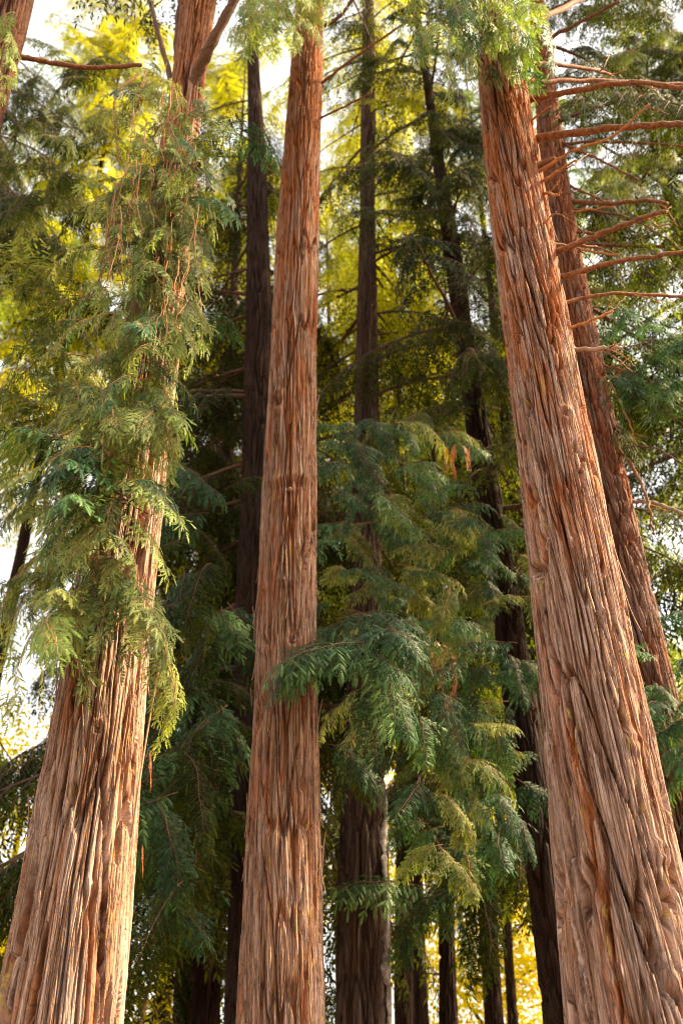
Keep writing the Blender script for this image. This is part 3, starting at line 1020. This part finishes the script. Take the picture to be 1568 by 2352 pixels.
LIMBS_D = [
    ([(1265, 330, 9.6), (1289, 330, 9.5), (1424, 325, 9.2), (1600, 338, 8.8)], 9, 6, M_limb),
    ([(1265, 325, 9.6), (1339, 350, 9.4), (1384, 372, 9.2), (1469, 415, 9.0)], 8, 5, M_limb),
    ([(1280, 412, 9.6), (1310, 428, 9.5), (1378, 458, 9.3)], 9, 5, M_limb),
    ([(1290, 466, 9.6), (1316, 463, 9.5), (1409, 467, 9.2), (1484, 460, 9.0), (1530, 466, 8.8)], 13, 8, M_limb),
    ([(1295, 490, 9.6), (1320, 486, 9.5), (1409, 475, 9.2)], 7, 5, M_limb_orange),
    ([(1300, 480, 9.6), (1440, 500, 9.2), (1520, 545, 9.0)], 7, 5, M_limb_dark),
    ([(1300, 532, 9.6), (1370, 535, 9.3)], 8, 6, M_limb),
    ([(1310, 570, 9.5), (1350, 576, 9.4), (1418, 588, 9.1)], 8, 5, M_limb_orange),
    ([(1345, 836, 9.6), (1378, 838, 9.5), (1456, 860, 9.3)], 8, 5, M_limb),
    ([(1350, 872, 9.6), (1390, 868, 9.5), (1456, 861, 9.2)], 6, 4, M_limb_orange),
    ([(1370, 912, 9.6), (1396, 911, 9.5), (1590, 903, 9.0)], 7, 5, M_limb),
    ([(1390, 1030, 9.6), (1418, 1029, 9.5), (1504, 1031, 9.2), (1590, 1085, 9.0)], 6, 4, M_limb_dark),
    ([(1395, 1020, 9.6), (1424, 1038, 9.4), (1459, 1084, 9.2), (1484, 1144, 9.0), (1500, 1230, 8.9)], 11, 6, M_limb),
    ([(1420, 1148, 9.6), (1450, 1151, 9.5), (1509, 1156, 9.2), (1600, 1196, 8.9)], 11, 8, M_limb_grey),
    ([(1400, 880, 9.3), (1435, 950, 9.1), (1460, 1020, 9.0)], 5, 3, M_limb_orange),
]
for k, (p, w0, w1, m) in enumerate(LIMBS_C):
    limb_px(tree_C, p, w0 * 1.05, w1, m, 'limb', 0.010, k)
for k, (p, w0, w1, m) in enumerate(LIMBS_D):
    limb_px(tree_D, p, w0, w1, m, 'limb', 0.012, 100 + k)
# small side twigs on the bare limbs at the right
rg = random.Random(77)
for k in range(60):
    p, w0, w1, m = rg.choice(LIMBS_C[2:] + LIMBS_D)
    a, b = p[-2], p[-1]
    t = rg.random()
    x, y, Y = [a[i] + (b[i] - a[i]) * t for i in range(3)]
    dx, dy = rg.uniform(20, 80), rg.uniform(-50, 70)
    limb_px(tree_C if Y < 7.6 else tree_D, [(x, y, Y), (x + dx * 0.5, y + dy * 0.35, Y - 0.05), (x + dx, y + dy, Y - rg.uniform(-0.3, 0.4))], 4, 2, rg.choice([M_limb, M_limb_orange, M_limb_dark]), 'twig', 0.006, 300 + k, 1.1, 6)
for k, (p, w0, w1, m) in enumerate([
        ([(725, 202, 9.5), (745, 186, 9.4), (830, 120, 9.1), (945, 42, 8.8)], 9, 5, M_limb),
        ([(725, 278, 9.5), (742, 268, 9.4), (790, 245, 9.3), (852, 214, 9.1)], 7, 4, M_limb),
        ([(720, 70, 9.5), (775, 42, 9.4), (815, -8, 9.2)], 10, 8, M_limb_dark)]):
    limb_px(tree_B, p, w0, w1, m, 'limb', 0.006, 200 + k)
limb_px(tree_A, [(425, 245, 7.5), (448, 180, 7.3), (488, 95, 7.0), (545, -15, 6.7)], 30, 22, M_limb_dark, 'limb', 0.008, 220, 1.2, 12)
limb_px(tree_A, [(425, 190, 7.5), (408, 120, 7.6), (418, -10, 7.9)], 22, 18, M_limb_dark, 'limb', 0.008, 221, 1.2, 12)
limb_px(tree_A, [(400, 210, 7.6), (365, 80, 8.0), (340, -10, 8.3)], 14, 10, M_limb_dark, 'limb', 0.008, 222)
limb_px(tree_E, [(-10, 150, 7.0), (45, 131, 6.9), (90, 139, 6.9), (200, 155, 7.0), (325, 148, 7.1)], 15, 10, M_limb, 'limb', 0.008, 223)

# ------------------------------------------------------------------ foliage on the near trees
rg = random.Random(11)

def poly_x(table, y):
    for (y0, a0, b0), (y1, a1, b1) in zip(table, table[1:]):
        if y0 <= y <= y1:
            t = (y - y0) / (y1 - y0)
            return a0 + (a1 - a0) * t, b0 + (b1 - b0) * t
    return None

# curtain hanging over the left trunk
CURT = [(120, 340, 440), (300, 280, 480), (450, 230, 500), (650, 165, 440), (900, 110, 410), (1150, 90, 300), (1350, 110, 280), (1480, 140, 250)]
for k in range(176):
    y = rg.uniform(190, 1430)
    a, b = poly_x(CURT, y)
    x = a + (b - a) * rg.random()
    Y = 7.5 - rg.uniform(0.35, 1.25)
    if x < 200 and rg.random() < 0.5:
        Y = rg.uniform(7.2, 8.4)
    p = at(x, y, Y)
    az = rg.choice([R(200), R(235), R(300), R(340), R(270)]) + rg.uniform(-0.5, 0.5)
    kind = rg.random()
    fam = 'A' if kind < 0.66 else ('B' if kind < 0.80 else 'T')
    place(rg.choice(HANG[fam]), tree_A, p, az, rg.uniform(-0.1, 0.3), rg.uniform(-0.4, 0.4), rg.uniform(0.45, 0.82) * (1.3 if x < 260 else 1.0))
for k in range(104):
    y = rg.uniform(210, 1010)
    x = project((float(TA.x(z_at(TA, y))), TA.Y, z_at(TA, y)))[0] + rg.uniform(-65, 55)
    fam = rg.choice('AAABTT')
    place(rg.choice(HANG[fam]), tree_A, at(x, y, 7.5 - rg.uniform(0.5, 1.1)), R(rg.uniform(190, 350)), rg.uniform(-0.3, 0.2), rg.uniform(-0.4, 0.4), rg.uniform(0.45, 0.8))
# flatter sprays reaching left from the trunk
for (x, y, Y, az, s, fam) in [(330, 1080, 6.6, 195, 1.0, 'B'), (340, 1180, 6.6, 210, 0.95, 'B'), (260, 1240, 6.5, 230, 0.8, 'B'), (300, 1120, 6.5, 320, 0.7, 'B'),
                              (200, 820, 6.7, 200, 1.0, 'A'), (230, 690, 6.8, 190, 1.2, 'A'), (160, 960, 6.9, 195, 1.0, 'A'), (120, 1100, 7.2, 190, 1.1, 'A'),
                              (400, 470, 6.7, 330, 0.9, 'B'), (420, 560, 6.7, 300, 0.8, 'A'), (430, 330, 6.8, 335, 1.0, 'B'), (420, 760, 6.8, 330, 0.6, 'B'),
                              (180, 1330, 6.8, 210, 0.8, 'A'), (220, 1450, 6.6, 230, 0.7, 'A'), (330, 1420, 6.7, 300, 0.7, 'A')]:
    place(rg.choice(FAN[fam]), tree_A, at(x, y, Y), R(az), rg.uniform(-0.1, 0.15), rg.uniform(-0.3, 0.3), s)
# thin hanging twigs
for k in range(46):
    y = rg.uniform(140, 620)
    a, b = poly_x(CURT, y)
    x = rg.uniform(max(a, 230), b - 20)
    Y = 7.5 - rg.uniform(1.05, 1.5)
    pts = [(x, y, Y)]
    dx = rg.uniform(-50, 30)
    n = rg.randint(3, 5)
    L = rg.uniform(90, 260)
    for q in range(1, n + 1):
        pts.append((x + dx * (q / n) ** 1.5 + rg.uniform(-14, 14), y + L * q / n, Y + rg.uniform(-0.08, 0.08)))
    limb_px(tree_A, pts, rg.uniform(2, 3.8), 1.5, M_twig, 'twig', 0.004, 400 + k, 1.0, 5)
limb_px(tree_A, [(318, 170, 6.7), (268, 220, 6.6), (266, 300, 6.6), (276, 380, 6.6)], 7, 4, M_twig, 'twig', 0.004, 450, 1, 6)
limb_px(tree_A, [(300, 480, 6.6), (255, 580, 6.5), (215, 670, 6.5), (205, 690, 6.5)], 6, 3, M_twig, 'twig', 0.004, 451, 1, 6)
limb_px(tree_A, [(255, 968, 6.45), (228, 964, 6.4), (175, 985, 6.3), (122, 1008, 6.2)], 5, 3, M_twig, 'twig', 0.004, 452, 1, 6)
limb_px(tree_A, [(300, 975, 6.5), (285, 1040, 6.5), (300, 1110, 6.5), (292, 1240, 6.6)], 5, 2, M_twig, 'twig', 0.004, 453, 1, 6)
for k in range(10):
    x = rg.uniform(250, 340); y = rg.uniform(850, 1150)
    limb_px(tree_A, [(x, y, 6.9), (x + rg.uniform(-15, 15), y + 70, 6.85), (x + rg.uniform(-25, 25), y + rg.uniform(120, 200), 6.85)], 4, 2, M_twig, 'twig', 0.004, 460 + k, 1, 5)
# dead brown clusters
for (x, y, s, d) in [(240, 975, 0.42, 0), (252, 985, 0.36, 1), (232, 985, 0.48, 2), (226, 1170, 0.36, 3), (246, 990, 0.4, 4)]:
    o = place(HANG['dead'][d], tree_A, at(x, y, 6.42), R(200 + 60 * d), -0.9, 0, s, 'dead_bough')
    o['label'] = 'withered tan bough'
o = place(HANG['red'][0], tree_A, at(404, 1000, 6.7), R(300), 0, 0, (0.1, 0.1, 0.26), 'dead_bough'); o['label'] = 'withered red bough'
for (x, y, s) in [(343, 1720, 0.24), (326, 1940, 0.16)]:
    o = place(HANG['red'][1], tree_A, at(x, y, 7.2), R(330), 0, 0, (s * 0.3, s * 0.3, s * 1.5), 'dead_bough'); o['label'] = 'withered red bough'
# yellow-green tassel right of the left trunk
for (x, y, s) in [(375, 1500, 0.6), (392, 1540, 0.6), (365, 1450, 0.55), (350, 1490, 0.55)]:
    place(rg.choice(HANG['T' if y > 1520 else 'A']), tree_A, at(x, y, 7.1), R(300), -0.6, 0, s)

# middle redwood: the bough across its trunk, and the layered boughs right of it
for (x, y, Y, az, s, d) in [(905, 1440, 8.9, 184, 1.25, 0), (880, 1470, 8.7, 196, 1.15, 1), (860, 1420, 9.0, 176, 1.2, 2), (790, 1480, 8.7, 190, 0.85, 3), (760, 1520, 8.8, 215, 0.7, 4),
                            (770, 1420, 9.1, 330, 1.1, 3), (800, 1400, 9.1, 345, 1.1, 4), (770, 1460, 8.9, 320, 1.0, 0), (840, 1490, 9.0, 310, 1.0, 2), (860, 1440, 8.9, 280, 0.9, 1),
                            (900, 1430, 9.0, 250, 0.9, 3), (750, 1710, 9.3, 330, 0.7, 4), (820, 1560, 9.2, 320, 0.9, 2), (870, 1560, 9.3, 300, 0.9, 0)]:
    tilt(FAN['B'][d], tree_B, at(x, y, Y), R(az), rg, s)
LAY = [(960, 740, 1010), (1080, 740, 1060), (1200, 740, 1180), (1400, 740, 1200), (1600, 740, 1200), (1750, 740, 1190), (2050, 750, 1160)]
rg = random.Random(23)
for k in range(185):
    y = 960 + 1000 * rg.random() ** 1.15
    a, b = poly_x(LAY, y)
    x = a + (b - a) * rg.random()
    if x < 920 and y > 1650:
        continue
    Y = rg.uniform(10.3, 12.8)
    tilt(rg.choice(FAN['B' if rg.random() < 0.62 else 'A']), trees['H' if x > 960 else 'G'][0], at(x, y, Y), R(rg.choice([190, 215, 250, 290, 315, 330, 345])) + rg.uniform(-0.3, 0.3), rg, rg.uniform(0.5, 0.95))
# foliage between the left and middle trunks
for k in range(70):
    y = rg.uniform(1060, 2080)
    x = rg.uniform(340, 525)
    Y = rg.uniform(11, 14)
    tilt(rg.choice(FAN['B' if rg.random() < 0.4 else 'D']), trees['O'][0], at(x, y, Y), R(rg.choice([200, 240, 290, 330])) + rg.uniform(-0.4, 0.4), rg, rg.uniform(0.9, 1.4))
# foliage over the leaning dark trunk, and low in front of the thin far trunks
for k in range(38):
    y = rg.uniform(-60, 900)
    z = z_at(trees['H'][1], y)
    x = project((float(trees['H'][1].x(z)), 13.0, z))[0] + rg.uniform(-90, 80)
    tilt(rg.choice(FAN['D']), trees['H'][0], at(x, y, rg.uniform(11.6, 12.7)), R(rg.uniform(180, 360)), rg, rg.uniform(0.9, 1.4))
for k in range(30):
    x, y = rg.uniform(930, 1250), rg.uniform(1780, 2040)
    tilt(rg.choice(FAN['D' if rg.random() < 0.6 else 'B']), trees['N'][0], at(x, y, rg.uniform(14, 18)), R(rg.uniform(180, 360)), rg, rg.uniform(0.9, 1.5))
# red withered bough in the middle distance
for (x, y, s) in [(1030, 1025, 0.45), (1045, 1022, 0.55), (1062, 1022, 0.4), (1082, 1025, 0.35)]:
    o = place(HANG['red'][2], trees['H'][0], at(x, y, 10.6), R(rg.uniform(180, 360)), 0, 0, (s * 0.5, s * 0.4, s * 1.0), 'dead_bough'); o['label'] = 'withered red bough'
for (x, y, s) in [(1010, 1470, 0.8), (985, 1460, 0.7), (1040, 1590, 0.7)]:
    o = place(HANG['dead'][3], trees['H'][0], at(x, y, 11.2), R(rg.uniform(180, 360)), -0.6, 0, s, 'dead_bough'); o['label'] = 'withered tan bough'

# pale sprays hanging in at the top
rg = random.Random(31)
for k in range(48):
    x, y = rg.uniform(540, 735), rg.uniform(-150, 70)
    place(rg.choice(HANG['T' if rg.random() < 0.6 else 'A']), tree_B, at(x, y, rg.uniform(7.2, 8.6)), R(rg.uniform(180, 360)), rg.uniform(-0.6, 0), 0, rg.uniform(0.75, 1.2))
for k in range(64):
    x, y = rg.choice([rg.uniform(1030, 1100), rg.uniform(1140, 1225), rg.uniform(940, 1100)]), rg.uniform(-120, 110)
    place(rg.choice(HANG['T' if rg.random() < 0.65 else 'B']), tree_C, at(x, y, rg.uniform(5.4, 6.1)), R(rg.uniform(180, 360)), rg.uniform(-0.6, 0), 0, rg.uniform(0.5, 0.9))
for k in range(12):
    x, y = rg.uniform(-40, 30), rg.uniform(-60, 220)
    place(rg.choice(HANG['T']), tree_E, at(x, y, rg.uniform(6.0, 6.5)), R(rg.uniform(180, 360)), rg.uniform(-0.6, 0), 0, rg.uniform(0.4, 0.6))
for k in range(40):
    x, y = rg.uniform(-40, 300), rg.uniform(60, 520)
    tilt(rg.choice(FAN['D' if rg.random() < 0.7 else 'A']), tree_E, at(x, y, rg.uniform(9.5, 12.5)), R(rg.uniform(180, 360)), rg, rg.uniform(0.8, 1.4))
# right side: boughs among and behind the bare limbs
for k in range(100):
    x = rg.uniform(1290, 1640)
    y = rg.uniform(-80, 900)
    Y = rg.uniform(10.0, 13.5)
    if x < 1400 and Y < 10.6: Y += 1.5
    tilt(rg.choice(FAN['D' if rg.random() < 0.6 else 'A']), tree_D, at(x, y, Y), R(rg.uniform(180, 360)), rg, rg.uniform(0.9, 1.5))
for k in range(26):
    x, y = rg.uniform(1440, 1640), rg.uniform(700, 1000)
    place(rg.choice(FAN['B']), tree_D, at(x, y, rg.uniform(8.3, 9.4)), R(rg.uniform(180, 360)), rg.uniform(-0.5, 0.1), 0, rg.uniform(0.6, 0.9))
for k in range(22):
    x, y = rg.uniform(1470, 1640), rg.uniform(1400, 1800)
    place(rg.choice(FAN['B']), tree_D, at(x, y, rg.uniform(8.6, 9.4)), R(rg.uniform(180, 300)), rg.uniform(-0.5, 0.1), 0, rg.uniform(0.6, 0.9))

# ------------------------------------------------------------------ crowns
def crown(tree, T, n, z0, z1, fam, seed, s0=1.3, s1=0.6, az=(0, 360), pitch=(-0.45, 0.1), keep=False):
    """large boughs set round the trunk from z0 to z1, shorter towards the top"""
    rg = random.Random(seed)
    for k in range(n):
        t = (k + rg.random()) / n
        z = z0 + (z1 - z0) * t
        a = R(rg.uniform(*az))
        r = float(T.r(z)) * 0.7
        p = Vector((float(T.x(z)) + r * math.cos(a), T.Y + r * math.sin(a), z))
        s = (s0 + (s1 - s0) * t) * rg.uniform(0.75, 1.25)
        q = project(p + Vector((math.cos(a), math.sin(a), -0.2)) * 1.5 * s)
        if not keep and (q is None or not (-160 < q[0] < 1730 and -200 < q[1] < 2500)):
            continue                            # the photo shows nothing of these
        place(rg.choice(BIG[fam if rg.random() < 0.96 or fam in 'Y' else 'G']), tree, p, a, rg.uniform(*pitch), rg.uniform(-0.3, 0.3), s)

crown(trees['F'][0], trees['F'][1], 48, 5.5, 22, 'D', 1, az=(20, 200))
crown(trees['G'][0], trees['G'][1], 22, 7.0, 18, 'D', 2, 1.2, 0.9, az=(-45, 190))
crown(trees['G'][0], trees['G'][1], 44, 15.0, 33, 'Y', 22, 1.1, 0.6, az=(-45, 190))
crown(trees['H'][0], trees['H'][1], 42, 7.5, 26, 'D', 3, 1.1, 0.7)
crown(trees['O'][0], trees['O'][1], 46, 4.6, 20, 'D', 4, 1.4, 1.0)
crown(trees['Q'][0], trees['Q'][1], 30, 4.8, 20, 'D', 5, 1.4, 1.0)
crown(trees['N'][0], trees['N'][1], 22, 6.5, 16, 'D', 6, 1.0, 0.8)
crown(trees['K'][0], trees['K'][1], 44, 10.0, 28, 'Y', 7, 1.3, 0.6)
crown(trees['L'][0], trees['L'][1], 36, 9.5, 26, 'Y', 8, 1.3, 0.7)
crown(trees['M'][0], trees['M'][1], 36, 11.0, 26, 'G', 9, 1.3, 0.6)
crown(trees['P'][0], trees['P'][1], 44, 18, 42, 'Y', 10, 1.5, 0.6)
# crowns of the near redwoods above the frame
crown(tree_A, TA, 6, 14.5, 26, 'D', 11, 0.9, 0.5, keep=True)
crown(tree_B, TB, 8, 17.5, 29, 'D', 12, 1.0, 0.5, keep=True)
crown(tree_C, TC, 8, 13.5, 24, 'D', 13, 0.9, 0.5, keep=True)
crown(tree_D, TD, 14, 11.0, 25, 'D', 14, 1.1, 0.5, (-70, 80), keep=True)

# more redwoods behind, mostly crown
BACK = [
    ((-9.4, 15.0), 27, 'D', [(8.0, 12.5, 16), (18, 26, 30)], 'dark green redwood filling the left edge behind the left trunk'),
    ((-10.4, 20.0), 32, 'G', [(10.0, 31, 34)], 'lighter green redwood standing farther back at the upper left edge'),
    ((-9.0, 24.0), 46, 'Y', [(20, 44, 150)], 'tall golden sunlit redwood crown at the top left behind the left trunk'),
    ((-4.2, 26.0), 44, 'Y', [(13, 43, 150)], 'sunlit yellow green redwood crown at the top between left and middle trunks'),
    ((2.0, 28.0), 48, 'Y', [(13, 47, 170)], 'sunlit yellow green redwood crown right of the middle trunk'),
    ((6.0, 23.0), 40, 'G', [(9, 39, 100)], 'sunlit yellow green redwood crown behind the upper right trunk'),
    ((4.0, 19.0), 34, 'D', [(15, 30, 18)], 'deep green redwood crown between the middle and right trunks at the top'),
    ((8.8, 16.0), 28, 'G', [(3, 27, 70)], 'fresh green redwood at the right edge behind the bare limbs'),
    ((7.2, 14.5), 29, 'D', [(10, 28, 44)], 'dark green redwood at the upper right corner behind the bare limbs'),
]
for k, ((x, y), h, fam, tiers, label) in enumerate(BACK):
    rg = random.Random(900 + k)
    tr = empty('redwood_tree', (x, y, 0), label, 'tree')
    T = Trunk([(project((x, y, 2.0))[0], project((x, y, 2.0))[1], 0.42 / mpp(project((x, y, 2.0))[1], y)),
               (project((x * 0.99, y, h * 0.5))[0], project((x, y, h * 0.5))[1], 0.26 / mpp(project((x, y, h * 0.5))[1], y))], y, h, 1)
    link('trunk', trunk_mesh('trunk', T, 48, 70, M_barkF, 60 + k, 0.5, h * 0.9, (0.09, 0.9), 0.04, (0.04, 0.5), 0.01, 0.0, 0, 0.01, (), 0.03), tr)
    for z0, z1, n in tiers:
        crown(tr, T, n, z0, z1, fam, 920 + k, 1.4, 0.8)

# ------------------------------------------------------------------ yellow broadleaf trees beyond
YEL = [
    (-8.6, 27.0, 12.5, 3.0, 'golden broadleaf tree at the left edge beyond the left trunk'),
    (-5.3, 26.0, 6.5, 2.4, 'low golden broadleaf tree between the left and middle trunks at the bottom'),
    (1.9, 34.0, 22.0, 3.6, 'tall golden broadleaf tree in the gap right of the middle trunk'),
    (4.1, 30.0, 12.0, 2.6, 'bright yellow broadleaf tree behind the thin trunks at the lower right'),
    (7.0, 33.0, 15.0, 2.8, 'yellow broadleaf tree glimpsed beside the broad right trunk'),
    (12.0, 28.0, 17.0, 3.2, 'golden broadleaf tree at the right edge beyond the slim redwood'),
]
for k, (x, y, h, cr, label) in enumerate(YEL):
    rg = random.Random(40 + k)
    tr = empty('broadleaf_tree', (x, y, 0), label, 'tree')
    limb_obj('trunk', tr, [Vector((x, y, -0.2)), Vector((x + 0.1, y, h * 0.3)), Vector((x - 0.05, y, h * 0.8))], 0.22, 0.06, M_limb_dark, rg, 6, 10, 0.06, 0.02, 1.5)
    for q in range(7):
        a = rg.uniform(0, 6.28)
        z = h * rg.uniform(0.25, 0.6)
        e = Vector((x + math.cos(a) * cr * 0.75, y + math.sin(a) * cr * 0.75, min(h, z + cr * rg.uniform(0.3, 0.8))))
        limb_obj('limb', tr, [Vector((x, y, z)), Vector((x, y, z)).lerp(e, 0.5) + Vector((0, 0, 0.2)), e], 0.07, 0.02, M_limb_dark, rg, 4, 6, 0.06, 0.03, 1.3)
    V, N, TT, SQ, ST, tn = [], 0, [], [], [], []
    stems, leaves = [], []
    for q in range(int(60 + 6 * h)):
        while True:
            v = Vector((rg.uniform(-1, 1), rg.uniform(-1, 1), rg.uniform(-1, 1)))
            if 0.1 < v.length < 1: break
        p = Vector((x + v.x * cr, y + v.y * cr, h * 0.58 + v.z * h * 0.42))
        mw = Matrix.Translation(p) @ Euler((rg.uniform(-.5, .5), rg.uniform(-.5, .5), rg.uniform(0, 6.28))).to_matrix().to_4x4() @ Matrix.Scale(rg.uniform(0.9, 1.6), 4)
        m3 = np.array(mw)
        lv, lt, ln = rg.choice(CLU)
        V.append(lv @ m3[:3, :3].T + m3[:3, 3])
        TT.append(lt + N)
        tn.append(ln)
        N += len(lv)
    tn = np.concatenate(tn)
    att = np.stack([tn, tn * 0, tn * 0, tn * 0 + 1], -1)
    tag(link('crown', np_mesh('crown', np.concatenate(V), [np.concatenate(TT)], [M_leafX], False, None, att), tr), kind='stuff')
